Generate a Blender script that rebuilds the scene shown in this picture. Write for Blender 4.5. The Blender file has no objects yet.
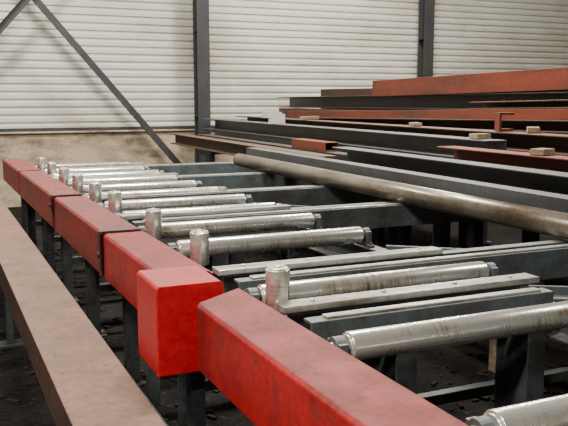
import bpy, bmesh, math, random
from mathutils import Vector, Matrix
random.seed(7)
D=bpy.data; SC=bpy.context.scene
def nodes(m):
    m.use_nodes=True; nt=m.node_tree
    return nt, nt.nodes.get('Principled BSDF')
def mat(name, base, dirt, rough=.5, metal=0., scale=(3,3,3), amt=(.4,.65), top=None, topamt=.8, bump=.15, fine=.5, detail=6, spots=None, fs=45, sp=(.58,.66), spec=.5):
    m=D.materials.new(name); nt,b=nodes(m); N=nt.nodes; L=nt.links
    g=N.new('ShaderNodeNewGeometry'); mp=N.new('ShaderNodeMapping'); mp.inputs['Scale'].default_value=scale
    L.new(g.outputs['Position'],mp.inputs['Vector'])
    n=N.new('ShaderNodeTexNoise'); n.inputs['Scale'].default_value=1; n.inputs['Detail'].default_value=detail; n.inputs['Roughness'].default_value=.65
    L.new(mp.outputs[0],n.inputs['Vector'])
    r=N.new('ShaderNodeMapRange'); r.inputs['From Min'].default_value=amt[0]; r.inputs['From Max'].default_value=amt[1]
    L.new(n.outputs['Fac'],r.inputs['Value'])
    mx=N.new('ShaderNodeMix'); mx.data_type='RGBA'
    mx.inputs['A'].default_value=(*base,1); mx.inputs['B'].default_value=(*dirt,1)
    L.new(r.outputs[0],mx.inputs['Factor']); col=mx.outputs['Result']
    n2=N.new('ShaderNodeTexNoise'); n2.inputs['Scale'].default_value=fs; n2.inputs['Detail'].default_value=4
    L.new(g.outputs['Position'],n2.inputs['Vector'])
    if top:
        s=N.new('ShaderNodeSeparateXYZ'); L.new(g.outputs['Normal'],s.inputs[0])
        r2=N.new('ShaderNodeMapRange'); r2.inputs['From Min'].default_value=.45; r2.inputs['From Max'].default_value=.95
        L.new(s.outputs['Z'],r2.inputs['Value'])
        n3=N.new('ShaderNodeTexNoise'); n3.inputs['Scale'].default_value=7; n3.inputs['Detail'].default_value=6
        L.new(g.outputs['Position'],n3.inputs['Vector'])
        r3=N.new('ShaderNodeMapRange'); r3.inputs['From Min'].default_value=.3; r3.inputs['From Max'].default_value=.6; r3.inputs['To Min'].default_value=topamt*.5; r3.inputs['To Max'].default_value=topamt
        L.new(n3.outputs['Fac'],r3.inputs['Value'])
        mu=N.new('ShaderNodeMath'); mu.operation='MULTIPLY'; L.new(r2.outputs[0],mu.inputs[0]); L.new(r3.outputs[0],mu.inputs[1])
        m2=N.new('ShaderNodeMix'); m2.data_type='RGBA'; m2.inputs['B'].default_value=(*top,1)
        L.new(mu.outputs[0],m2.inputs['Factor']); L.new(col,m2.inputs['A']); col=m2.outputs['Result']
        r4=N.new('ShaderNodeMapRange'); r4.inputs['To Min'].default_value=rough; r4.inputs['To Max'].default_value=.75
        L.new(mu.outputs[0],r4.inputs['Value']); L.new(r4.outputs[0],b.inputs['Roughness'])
    else: b.inputs['Roughness'].default_value=rough
    if spots:
        n4=N.new('ShaderNodeTexNoise'); n4.inputs['Scale'].default_value=18; n4.inputs['Detail'].default_value=8; n4.inputs['Roughness'].default_value=.75
        L.new(g.outputs['Position'],n4.inputs['Vector'])
        r6=N.new('ShaderNodeMapRange'); r6.inputs['From Min'].default_value=sp[0]; r6.inputs['From Max'].default_value=sp[1]
        L.new(n4.outputs['Fac'],r6.inputs['Value'])
        m4=N.new('ShaderNodeMix'); m4.data_type='RGBA'; m4.inputs['B'].default_value=(*spots,1)
        L.new(r6.outputs[0],m4.inputs['Factor']); L.new(col,m4.inputs['A']); col=m4.outputs['Result']
    m3=N.new('ShaderNodeMix'); m3.data_type='RGBA'; m3.blend_type='MULTIPLY'; m3.inputs['Factor'].default_value=fine
    L.new(col,m3.inputs['A']); 
    r5=N.new('ShaderNodeMapRange'); r5.inputs['From Min'].default_value=.3; r5.inputs['From Max'].default_value=.6; r5.inputs['To Min'].default_value=.55; r5.inputs['To Max'].default_value=1.05
    L.new(n2.outputs['Fac'],r5.inputs['Value']); L.new(r5.outputs[0],m3.inputs['B'])
    L.new(m3.outputs['Result'],b.inputs['Base Color'])
    b.inputs['Metallic'].default_value=metal; b.inputs['Specular IOR Level'].default_value=spec
    bp=N.new('ShaderNodeBump'); bp.inputs['Strength'].default_value=bump; bp.inputs['Distance'].default_value=.01
    L.new(n2.outputs['Fac'],bp.inputs['Height']); L.new(bp.outputs[0],b.inputs['Normal'])
    return m
M_red=mat('red_paint',(.44,.009,.014),(.20,.008,.010),.36,0,(5,5,5),(.42,.70),top=(.18,.045,.034),topamt=.88,bump=.1,spots=(.09,.035,.025),sp=(.56,.64),spec=.3)
M_red2=mat('red_paint_dull',(.30,.012,.014),(.13,.012,.012),.45,0,(5,5,5),(.40,.66),top=(.165,.055,.045),topamt=.9,bump=.1,spots=(.07,.035,.028),sp=(.54,.62),spec=.3)  # duller, darker red for the far guard beams
M_redb=mat('red_paint_box',(.5,.010,.016),(.34,.010,.014),.32,0,(5,5,5),(.45,.8),top=(.38,.085,.07),topamt=.8,bump=.06,spots=(.24,.03,.025),sp=(.62,.7),spec=.3)
M_tan=mat('dusty_primer_tan',(.10,.05,.034),(.05,.028,.02),.6,0,(4,2,4),(.4,.7),top=(.235,.135,.092),topamt=.85,spots=(.10,.055,.036),spec=.3)
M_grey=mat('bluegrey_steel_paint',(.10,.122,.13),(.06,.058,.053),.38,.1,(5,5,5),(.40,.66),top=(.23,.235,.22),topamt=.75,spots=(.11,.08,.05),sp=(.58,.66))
M_post=mat('shaded_post_paint',(.058,.068,.072),(.028,.025,.022),.5,.1,(5,5,5),(.38,.62))  # post paint with dirt, darkened to carry the shade below the steelwork
M_worn=mat('worn_steel_flat',(.56,.55,.50),(.22,.17,.12),.3,.55,(3,14,10),(.46,.7))
M_dark=mat('mill_steel_dark',(.04,.04,.044),(.06,.042,.032),.42,.4,(2,1,3),(.4,.7),top=(.12,.105,.09),topamt=.7)
M_dgrey=mat('mill_steel_grey',(.08,.09,.098),(.055,.047,.04),.4,.4,(2,1,3),(.4,.7),top=(.19,.175,.155),topamt=.7)
M_rust=mat('red_oxide_primer',(.17,.038,.02),(.075,.03,.02),.5,0,(3,1.2,6),(.38,.65),top=(.21,.085,.055),topamt=.75,spots=(.06,.03,.022),sp=(.6,.7),spec=.3)
M_brown=mat('brown_rust_steel',(.095,.045,.031),(.05,.036,.029),.55,.1,(3,1,6),(.38,.62),top=(.19,.115,.083),topamt=.75,spots=(.05,.03,.022),sp=(.6,.7),spec=.3)
M_pipe=mat('pipe_steel',(.25,.22,.165),(.12,.078,.05),.3,.5,(4,2,4),(.42,.68),bump=.1)
M_column=mat('column_steel',(.04,.042,.048),(.07,.055,.042),.5,.2,(3,3,2),(.45,.7))
M_floor=mat('dirty_concrete_floor',(.014,.0105,.008),(.003,.0028,.0026),.85,0,(3.5,3.5,3.5),(.38,.6),bump=.9,fine=1.,fs=30,spots=(.034,.024,.017),sp=(.56,.62),spec=.12)
M_roof=mat('dark_roof_sheet',(.16,.16,.15),(.1,.095,.085),.6,0)
M_conc=mat('stained_concrete',(.46,.36,.245),(.13,.10,.065),.85,0,(1.6,1,3.5),(.44,.66),bump=.5,spots=(.24,.18,.12))
M_wood=mat('old_timber',(.30,.21,.125),(.17,.115,.07),.8,0,(20,3,20),(.4,.7))
M_black=mat('black_rubber',(.015,.015,.015),(.03,.03,.03),.5)
M_white=mat('galvanised_offcut',(.6,.58,.5),(.35,.33,.28),.5,.2)
M_debris=mat('scale_debris',(.035,.025,.019),(.010,.008,.007),.8,spec=.15)
M_clad=mat('corrugated_cladding',(.66,.64,.565),(.45,.41,.33),.38,.15,(.45,.45,.9),(.44,.72),bump=.03,fine=.25)
def roller_mat(name,axis):
    m=D.materials.new(name); nt,b=nodes(m); N=nt.nodes; L=nt.links
    tc=N.new('ShaderNodeTexCoord')
    oi=N.new('ShaderNodeObjectInfo')
    mu=N.new('ShaderNodeMath'); mu.operation='MULTIPLY'; mu.inputs[1].default_value=50; L.new(oi.outputs['Random'],mu.inputs[0])
    def noise(sc,det):
        mp=N.new('ShaderNodeMapping'); mp.inputs['Scale'].default_value=sc
        L.new(tc.outputs['Object'],mp.inputs['Vector'])
        ad=N.new('ShaderNodeVectorMath'); ad.operation='ADD'
        L.new(mp.outputs[0],ad.inputs[0]); L.new(mu.outputs[0],ad.inputs[1])
        n=N.new('ShaderNodeTexNoise'); n.inputs['Scale'].default_value=1; n.inputs['Detail'].default_value=det; n.inputs['Roughness'].default_value=.6; L.new(ad.outputs[0],n.inputs['Vector']); return n
    nb=noise((2,2,120) if axis=='V' else (100,2,2),3)
    ns=noise((7,12,12),8)
    av=N.new('ShaderNodeMath'); av.operation='MULTIPLY_ADD'; av.inputs[1].default_value=.32; 
    L.new(nb.outputs['Fac'],av.inputs[0])
    sc=N.new('ShaderNodeMath'); sc.operation='MULTIPLY'; sc.inputs[1].default_value=.68; L.new(ns.outputs['Fac'],sc.inputs[0]); L.new(sc.outputs[0],av.inputs[2])
    cr=N.new('ShaderNodeValToRGB'); e=cr.color_ramp.elements
    e[0].position=.35; e[0].color=(.24,.16,.10,1); e[1].position=.51; e[1].color=(.82,.80,.73,1)
    x=e.new(.43); x.color=(.58,.53,.44,1)
    L.new(av.outputs[0],cr.inputs['Fac']); L.new(cr.outputs[0],b.inputs['Base Color'])
    b.inputs['Metallic'].default_value=.75
    r=N.new('ShaderNodeMapRange'); r.inputs['From Min'].default_value=.38; r.inputs['From Max'].default_value=.53; r.inputs['To Min'].default_value=.40; r.inputs['To Max'].default_value=.22; L.new(av.outputs[0],r.inputs['Value']); L.new(r.outputs[0],b.inputs['Roughness'])
    bp=N.new('ShaderNodeBump'); bp.inputs['Strength'].default_value=.09; bp.inputs['Distance'].default_value=.002; L.new(nb.outputs['Fac'],bp.inputs['Height']); L.new(bp.outputs[0],b.inputs['Normal'])
    return m
M_rollH=roller_mat('turned_steel_roller','H'); M_rollV=roller_mat('turned_steel_guide','V')
# ---------------- mesh helpers ----------------
def box(bm,x0,x1,y0,y1,z0,z1):
    v=[bm.verts.new((x,y,z)) for x in (x0,x1) for y in (y0,y1) for z in (z0,z1)]
    for f in ((0,1,3,2),(4,6,7,5),(0,4,5,1),(2,3,7,6),(0,2,6,4),(1,5,7,3)): bm.faces.new([v[i] for i in f])
def cyl(bm,c,axis,r,l,seg=32,r2=None):
    R={'Z':Matrix.Identity(4),'X':Matrix.Rotation(math.pi/2,4,'Y'),'Y':Matrix.Rotation(math.pi/2,4,'X')}[axis]
    bmesh.ops.create_cone(bm,cap_ends=True,segments=seg,radius1=r,radius2=r if r2 is None else r2,depth=l,matrix=Matrix.Translation(c)@R)
def obj(name,bm,m,parent=None,bevel=.003,smooth=False,loc=None,rot=None):
    bmesh.ops.recalc_face_normals(bm,faces=bm.faces)
    me=D.meshes.new(name); bm.to_mesh(me); bm.free(); me.materials.append(m)
    o=D.objects.new(name,me); SC.collection.objects.link(o)
    if bevel:
        b=o.modifiers.new('bev','BEVEL'); b.width=bevel; b.segments=2; b.limit_method='ANGLE'
    if smooth:
        for p in me.polygons: p.use_smooth=len(p.vertices)<=4
    if loc: o.location=loc
    if rot: o.rotation_euler=rot
    if parent: o.parent=parent
    return o
def empty(name):
    o=D.objects.new(name,None); SC.collection.objects.link(o); return o
def prism(bm,pts,y0,y1,mitre=0.):
    """extrude along y; mitre = extra length at +x side of the far end"""
    xs=[p[0] for p in pts]; xa,xb=min(xs),max(xs)
    a=[bm.verts.new((x,y0,z)) for x,z in pts]; b=[bm.verts.new((x,y1+mitre*(x-xa)/(xb-xa),z)) for x,z in pts]
    n=len(pts)
    for i in range(n): bm.faces.new((a[i],a[(i+1)%n],b[(i+1)%n],b[i]))
    bm.faces.new(a); bm.faces.new(b[::-1])
def profile(kind,w,h,t=.012):
    x=w/2
    if kind=='I': return [(-x,0),(x,0),(x,t),(t/2,t),(t/2,h-t),(x,h-t),(x,h),(-x,h),(-x,h-t),(-t/2,h-t),(-t/2,t),(-x,t)]
    if kind=='C': return [(-x,0),(x,0),(x,t),(-x+t,t),(-x+t,h-t),(x,h-t),(x,h),(-x,h)]
    if kind=='CL': return [(-px,pz) for px,pz in profile('C',w,h,t)]
    if kind=='L': return [(-x,0),(x,0),(x,t),(-x+t,t),(-x+t,h),(-x,h)]
def member(name,p0,p1,w,h,kind,m,parent=None,bevel=.004,mitre=0.):
    """steel section lying from p0 to p1 (points on underside centre line)"""
    p0=Vector(p0);p1=Vector(p1);d=p1-p0;L=d.length
    bm=bmesh.new()
    if kind=='box':
        t=.008;x=w/2
        oc=[(-x,0),(x,0),(x,h),(-x,h)]; ic=[(-x+t,t),(x-t,t),(x-t,h-t),(-x+t,h-t)]
        vs=[[bm.verts.new((a,y,b)) for a,b in pr] for pr in (oc,ic) for y in (0,L)]
        o0,o1,i0,i1=vs
        for i in range(4):
            j=(i+1)%4
            bm.faces.new((o0[i],o0[j],o1[j],o1[i])); bm.faces.new((i0[j],i0[i],i1[i],i1[j]))
            bm.faces.new((o0[j],o0[i],i0[i],i0[j])); bm.faces.new((o1[i],o1[j],i1[j],i1[i]))
    elif kind=='solid': 
        c=.012; prism(bm,[(-w/2,0),(w/2,0),(w/2,h-c),(w/2-c,h),(-w/2+c,h),(-w/2,h-c)],0,L,mitre)
    else: prism(bm,profile(kind,w,h),0,L)
    yaw=math.atan2(-d.x,d.y); pit=math.asin(d.z/L)
    o=obj(name,bm,m,parent,bevel)
    o.location=p0; o.rotation_euler=(pit,0,yaw)
    return o
# ---------------- room ----------------
X0,X1,Y0,Y1,ZT=-6.,16.,-5.,12.,6.5
bm=bmesh.new(); box(bm,X0,X1,Y0,Y1+.3,-.2,0); obj('floor',bm,M_floor,bevel=0)
def corr(length,z0,z1,pitch=.112,dep=.023):
    bm=bmesh.new(); z=z0; prev=None; prof=[(0,0),(.2,0),(.38,1),(.82,1)]
    pts=[]
    while z<z1:
        for f,dd in prof: pts.append((z+f*pitch,-dd*dep))
        z+=pitch
    for z,y in pts:
        a=bm.verts.new((0,y,z)); b=bm.verts.new((length,y,z))
        if prev: bm.faces.new((prev[0],prev[1],b,a))
        prev=(a,b)
    return bm
obj('wall_back',corr(X1-X0,1.09,ZT),M_clad,bevel=0,loc=(X0,Y1,0))
for nm,ln,loc,rz in (('wall_left',17,(X0,Y0,0),math.pi/2),('wall_right',17,(X1,Y1,0),-math.pi/2),('wall_front',22,(X1,Y0,0),math.pi)):
    obj(nm,corr(ln,0,ZT,.26,.03),M_clad if nm=='wall_right' else M_roof,bevel=0,loc=loc,rot=(0,0,rz))
bm=bmesh.new(); box(bm,X0,X1,Y0,Y1+.2,ZT+.02,ZT+.15)
obj('ceiling',bm,M_roof,bevel=0)
bm=bmesh.new(); box(bm,X0,X1,Y1-.06,Y1+.2,0,1.07); box(bm,X0,X1,Y1-.10,Y1+.2,1.07,1.10); 
obj('wall_plinth',bm,M_conc,bevel=.01)
bm=bmesh.new()
for z in (1.83,): box(bm,8.4,X1,Y1-.036,Y1-.024,z,z+.035)
box(bm,X0,X1,Y1-.036,Y1-.024,1.102,1.15)
obj('trim_1',bm,M_column,bevel=0)
def column(x):
    bm=bmesh.new(); y=Y1-.26;w=.2
    box(bm,x-w/2,x+w/2,y-.1,y-.085,0.02,ZT); box(bm,x-w/2,x+w/2,y+.085,y+.1,0.02,ZT); box(bm,x-.006,x+.006,y-.085,y+.085,0.02,ZT)
    box(bm,x-.2,x+.2,y-.16,y+.16,0,.025)
    for z in (1.3,2.6,3.9): box(bm,x-w/2,x+w/2,y-.085,y+.085,z,z+.012)
    return obj('steel_column',bm,M_column)
for x in (-.5,3.87,8.0,12.3): column(x)
def brace(a,b,off):
    bm=bmesh.new(); a=Vector(a); b=Vector(b); L=(b-a).length
    box(bm,-.05,.05,-.004,.004,0,L); box(bm,-.05,-.042,-.06,0,0,L)
    ang=math.atan2(b.x-a.x,b.z-a.z)
    return obj('diagonal_brace',bm,M_column,loc=(a.x,Y1-.38-off,a.z),rot=(0,ang,0))
brace((3.62,0,.35),(.02,0,4.6),0)
brace((-1.0,0,.35),(3.3,0,5.2),.075)
# ---------------- roller table ----------------
def K(y): return -.020*(y-2.2)      # line of the table runs slightly off the building grid
def KR(y): return -.032*(y-2.2)
RT=empty('roller_table')
ZR=.9; XL,XR=1.03,2.01
roll_y=[.62,1.25,1.87,2.49,3.44,3.97,4.48,4.96]+[5.46+.5*i for i in range(6)]
for i,y in enumerate(roll_y):
    bm=bmesh.new(); r=.043
    xa,xb=XL+K(y),XR+KR(y); L=xb-xa
    cyl(bm,(0,0,0),'X',r,L,48); cyl(bm,(0,0,0),'X',.018,L+.12,16); cyl(bm,(0,0,0),'X',.036,L+.012,32)
    obj(f'roller_{i+1}',bm,M_rollH,RT,.003,True,loc=((xa+xb)/2,y,ZR))
bm=bmesh.new()
for y in roll_y:
    for x in (XL-.045+K(y),XR+.02+KR(y)):
        box(bm,x,x+.028,y-.04,y+.04,ZR-.06,ZR+.02); cyl(bm,(x+.014,y,ZR+.004),'X',.03,.034,20)
        for s in (-.055,.055):
            box(bm,x-.002,x+.03,y+s-.015,y+s+.015,ZR-.06,ZR-.045); cyl(bm,(x+.014,y+s,ZR-.04),'Z',.008,.012,6)
obj('bearings',bm,M_grey,RT,.002)
YE=8.35
for nm,x,k,f in (('left_rail',.985,'C',K),('right_rail',2.06,'CL',KR)):
    member(nm,(x+f(.1),.1,.72),(x+f(YE),YE,.72),.07,.12,k,M_grey,RT)
legs=bmesh.new()
for y in (.8,1.62,2.3,3.2,4.2,5.2,6.2,7.2,8.2):
    for x in (.985+K(y),2.06+KR(y)):
        box(legs,x-.035,x+.035,y-.04,y-.032,.012,.72); box(legs,x-.035,x+.035,y+.032,y+.04,.012,.72); box(legs,x-.004,x+.004,y-.032,y+.032,.012,.72)
        box(legs,x-.07,x+.07,y-.07,y+.07,0,.012)
        box(legs,x-.045,x+.045,y-.05,y+.05,.705,.719)
    box(legs,.985+K(y),2.06+KR(y),y-.025,y+.025,.30,.35)
obj('legs',legs,M_post,RT,.002)
for i,y in enumerate([2.345,3.14,3.85,4.69,5.25,5.86,6.45,7.06,7.66]):
    bm=bmesh.new(); cyl(bm,(0,0,.075),'Z',.041,.14,40); cyl(bm,(0,0,.148),'Z',.036,.006,32); cyl(bm,(0,0,.153),'Z',.011,.008,6); cyl(bm,(0,0,-.03),'Z',.016,.08,16)
    obj(f'guide_roller_{i+1}',bm,M_rollV,RT,.003,True,loc=(1.032+K(y),y,.885))
    bm=bmesh.new(); box(bm,.96+K(y),1.08+K(y),y-.035,y+.035,.842,.856); obj(f'guide_bracket_{i+1}',bm,M_grey,RT,.002)
member('outrigger_1',(2.07,3.35,.80),(2.62,2.92,.80),.06,.05,'L',M_grey,RT)
member('outrigger_2',(2.07,2.42,.80),(2.9,1.9,.80),.06,.05,'L',M_grey,RT)
member('outrigger_3',(2.0,5.2,.80),(2.6,4.5,.80),.06,.05,'L',M_grey,RT)
# ---------------- cross transfer arms ----------------
for i,(y,xe) in enumerate([(2.14,2.02),(2.74,3.45),(4.3,3.45),(5.4,3.45),(6.6,3.45),(7.8,3.45)]):
    T=empty(f'transfer_arm_{i+1}'); T.parent=RT
    k=K(y)
    member('channel_a',(1.04+k,y,.765),(xe,y,.765),.06,.14,'CL',M_grey,T)
    member('channel_b',(1.04+k,y+.13,.765),(xe,y+.13,.765),.06,.14,'C',M_grey,T)
    bm=bmesh.new(); box(bm,1.0+k,2.06+k,y+.09,y+.17,.905,.928); box(bm,1.1+k,xe-.05,y-.02,y+.02,.905,.914)
    for x in (1.12+k,1.4,1.7,1.95): cyl(bm,(x,y+.13,.93),'Z',.01,.008,6)
    obj('wear_strip',bm,M_worn,T,.003)
    bm=bmesh.new()
    for x in ((1.4,xe-.06) if xe<2.2 else (1.5,2.5,xe-.06)):
        for yy in (y-.02,y+.15):
            box(bm,x-.04,x+.04,yy-.004,yy+.004,.012,.765)
        box(bm,x-.004,x+.004,y-.02,y+.15,.012,.765); box(bm,x-.07,x+.07,y-.07,y+.2,0,.012)
    box(bm,1.5,xe-.06,y+.04,y+.09,.22,.27)
    obj('supports',bm,M_post,T,.002)
# ---------------- red guards ----------------
def KG(y): return -.012*(y-2.2)
def redbeam(y0,y1,xc=.80,zt=.98,h=.21,m=M_red,posts=(),mitre=0.):
    o=member('red_guard_beam',(xc+KG(y0),y0,zt-h),(xc+KG(y1),y1,zt-h),.2,h,'solid',m,mitre=mitre)
    bm=bmesh.new()
    for y in posts:
        x=xc+KG(y)
        box(bm,x-.06,x+.14,y-.03,y+.03,zt-h-.016,zt-h-.001)
        x+=.05
        box(bm,x-.025,x+.025,y-.03,y-.024,.012,zt-h-.016); box(bm,x-.025,x+.025,y+.024,y+.03,.012,zt-h-.016); box(bm,x-.003,x+.003,y-.024,y+.024,.012,zt-h-.016)
        box(bm,x-.06,x+.06,y-.06,y+.06,0,.012)
    q=obj('posts',bm,M_post,None,.002); q.parent=o; q.matrix_parent_inverse=Matrix.LocRotScale(o.location,o.rotation_euler,None).inverted()
    return o
redbeam(-.3,2.21,posts=(.6,1.9),mitre=.14)
for a,b,ps,m in ((2.62,3.55,(3.3,),M_red),(3.62,5.0,(4.7,),M_red2),(5.1,6.9,(6.3,),M_red2),(6.98,8.35,(8.0,),M_red2)): redbeam(a,b,posts=ps,m=m)
bm=bmesh.new(); 
prism(bm,[(.605,.72),(.828,.72),(.828,1.005),(.818,1.015),(.615,1.015),(.605,1.005)],2.32,2.58)
o=obj('red_guard_box',bm,M_redb,None,.004)
bm=bmesh.new(); box(bm,.75,.80,2.44,2.50,.012,.719); box(bm,.70,.85,2.40,2.54,0,.012); obj('post',bm,M_post,o,.003)
for y,d in ((3.585,.18),(5.05,.1)):
    k=KG(y)
    bm=bmesh.new(); box(bm,.686+k,.90+k,y-.018,y+.018,.983,.989); box(bm,.686+k,.692+k,y-.018,y+.018,.983-d,.983); cyl(bm,(.685+k,y,.983-d*.6),'X',.013,.016,12)
    obj('joint_clamp',bm,M_black,None,.002)
member('lower_rail',(.66,1.4,.42),(.60,6.2,.42),.05,.08,'CL',M_post,RT)
# ---------------- left tan beam ----------------
member('tan_steel_beam',(.43,.4,.56),(.40,8.3,.56),.24,.14,'box',M_tan)
for y in (1.3,3.2,5.2,7.4):
    bm=bmesh.new(); box(bm,.33,.53,y-.05,y+.05,.53,.558); box(bm,.36,.40,y-.04,y+.04,0.02,.53); box(bm,.46,.50,y-.04,y+.04,0.02,.53); box(bm,.3,.56,y-.06,y+.06,0,.02)
    obj('steel_trestle',bm,M_post,None,.003)
# ---------------- beam stack ----------------
def pipe(name,p0,p1,r,m):
    p0=Vector(p0);p1=Vector(p1);L=(p1-p0).length;bm=bmesh.new();n=48
    rings=[]
    for rr,y in ((r,0),(r,L),(r-.008,L),(r-.008,0)):
        rings.append([bm.verts.new((rr*math.cos(2*math.pi*k/n),y,rr*math.sin(2*math.pi*k/n))) for k in range(n)])
    for a in range(4):
        A=rings[a];B=rings[(a+1)%4]
        for k in range(n): bm.faces.new((A[k],A[(k+1)%n],B[(k+1)%n],B[k]))
    o=obj(name,bm,m,None,0,True); d=p1-p0
    o.location=p0;o.rotation_euler=(math.asin(d.z/L),0,math.atan2(-d.x,d.y)); return o
pipe('steel_pipe',(2.78,1.6,.98),(2.78,7.3,.98),.063,M_pipe)
Zb=.915
member('steel_channel',(3.0,2.2,Zb),(3.0,7.5,Zb),.12,.17,'C',M_dgrey)
member('steel_i_beam',(3.28,1.8,Zb),(3.28,6.1,Zb),.16,.25,'CL',M_dgrey)
member('steel_i_beam',(3.3,6.35,Zb),(3.3,11.3,Zb),.18,.15,'I',M_brown)
for y in (3.2,5.0,6.9,8.6,10.6):
    bm=bmesh.new()
    box(bm,3.47,5.6,y-.06,y+.06,.79,.91)
    for x in (3.6,4.5,5.5): box(bm,x-.05,x+.05,y-.05,y+.05,.012,.79); box(bm,x-.1,x+.1,y-.1,y+.1,0,.012)
    obj('storage_rack',bm,M_post,None,.003)
z=.912
member('steel_beam',(3.62,2.4,z),(3.62,11,z),.16,.15,'box',M_dark)
member('red_oxide_beam',(3.62,2.3,1.065),(3.62,5.0,1.065),.17,.16,'CL',M_rust)
member('red_oxide_beam',(3.62,6.9,1.065),(3.62,7.7,1.065),.15,.09,'box',M_rust)
member('steel_beam',(3.9,2.6,z),(3.9,11,z),.18,.2,'box',M_dark)
member('steel_beam',(3.9,4.75,1.115),(3.9,11.5,1.115),.2,.16,'CL',M_dgrey)
member('steel_beam',(4.22,2.6,z),(4.22,11,z),.24,.27,'box',M_brown)
member('red_oxide_beam',(4.2,2.4,1.185),(4.2,10.9,1.185),.2,.14,'CL',M_brown)
member('steel_beam',(4.58,2.6,z),(4.58,11,z),.3,.30,'box',M_brown)
member('red_oxide_beam',(4.58,2.6,1.36),(4.58,10.4,1.215),.24,.10,'CL',M_brown)
member('red_oxide_beam',(4.62,2.6,1.462),(4.62,9.9,1.317),.22,.09,'box',M_rust)
member('red_oxide_beam',(4.60,2.6,1.555),(4.60,5.9,1.486),.18,.07,'CL',M_brown)
member('steel_beam',(5.0,2.6,z),(5.0,11,z),.3,.3,'box',M_dark)
member('steel_beam',(5.0,2.8,1.215),(5.0,11,1.215),.3,.22,'box',M_brown)
member('steel_beam',(5.02,2.8,1.5),(5.02,11.2,1.44),.22,.16,'CL',M_dark)
member('red_oxide_beam',(5.02,2.8,1.70),(5.02,8.3,1.605),.24,.19,'box',M_rust)
member('steel_beam',(5.4,2.6,z),(5.4,10.6,z),.3,.5,'box',M_dark)
member('red_oxide_beam',(5.4,2.6,1.415),(5.4,10.4,1.415),.28,.3,'box',M_brown)
for y in (3.5,6.2):
    bm=bmesh.new(); box(bm,2.92,3.18,y-.05,y+.05,0,.3); obj('timber_block',bm,M_wood)
member('red_oxide_beam',(3.05,3.0,.302),(3.05,8,.302),.2,.14,'box',M_brown)
for p,s,r in (((4.2,8.6,1.33),(.14,.04,.04),.4),((4.25,4.75,1.33),(.10,.045,.04),.9),((3.9,4.95,1.278),(.07,.05,.04),.1),((3.62,3.95,1.228),(.07,.05,.04),.3),((4.2,6.3,1.33),(.12,.04,.03),1.2),((3.62,6.1,1.065),(.07,.05,.05),.1)):
    bm=bmesh.new(); box(bm,-s[0],s[0],-s[1],s[1],0,s[2]); obj('timber_batten',bm,M_wood,None,.004,loc=p,rot=(0,0,r))
bm=bmesh.new(); prism(bm,profile('L',.07,.12,.01),0,.2); obj('angle_offcut',bm,M_white,None,.002,loc=(3.92,8.7,1.278),rot=(0,0,1.1))
bm=bmesh.new(); prism(bm,profile('L',.07,.08,.01),0,.3); obj('angle_offcut',bm,M_white,None,.002,loc=(4.2,9.4,1.328),rot=(0,0,.7))
bm=bmesh.new(); prism(bm,profile('C',.13,.15,.02),0,.08); obj('channel_offcut',bm,M_rust,None,.002,loc=(4.2,5.0,1.328),rot=(0,0,-.2))
bm=bmesh.new()
for i in range(1800):
    x=random.uniform(-.2,3.4);y=random.uniform(.8,9);s=random.uniform(.005,.022)
    if random.random()<.03: s*=2
    M=Matrix.Translation((x,y,s*.35))@Matrix.Rotation(random.uniform(0,3),4,'Z')@Matrix.Diagonal((s*random.uniform(.6,3.5),s,s*.7,1))
    bmesh.ops.create_cube(bm,size=1,matrix=M)
obj('floor_debris',bm,M_debris,None,0)
# ---------------- lights ----------------
def lamp(x,y,p,size=1.2,c=(1,.96,.88)):
    bm=bmesh.new(); box(bm,-size/2,size/2,-.15,.15,.02,.1); box(bm,-.01,.01,-.01,.01,.1,.9)
    h=obj('added_lamp_housing',bm,M_white,None,.005,loc=(x,y,5.6))  # housing added out of view to go with its area light
    l=D.lights.new('added_area_light','AREA'); l.shape='RECTANGLE'; l.size=size; l.size_y=.3; l.energy=p; l.color=c
    o=D.objects.new('added_area_light',l); SC.collection.objects.link(o); o.parent=h; o.location=(0,0,0)
lamp(-2.2,.3,540); lamp(2.2,5.6,600,1.6); lamp(0.2,8.8,450); lamp(6.2,8.8,560); lamp(8,3,360); lamp(-3,-3,330)  # added overhead lamps, including one over the table for roller highlights
w=D.worlds.new('w'); SC.world=w; w.use_nodes=True; w.node_tree.nodes['Background'].inputs[0].default_value=(.5,.55,.6,1); w.node_tree.nodes['Background'].inputs[1].default_value=.2
cd=D.cameras.new('camera'); cam=D.objects.new('camera',cd); SC.collection.objects.link(cam)
cam.location=(0,0,1.6); cam.rotation_euler=(math.radians(81.54),0,math.radians(-24.17))
cd.sensor_width=36; cd.lens=49.4; cd.clip_start=.05
SC.camera=cam
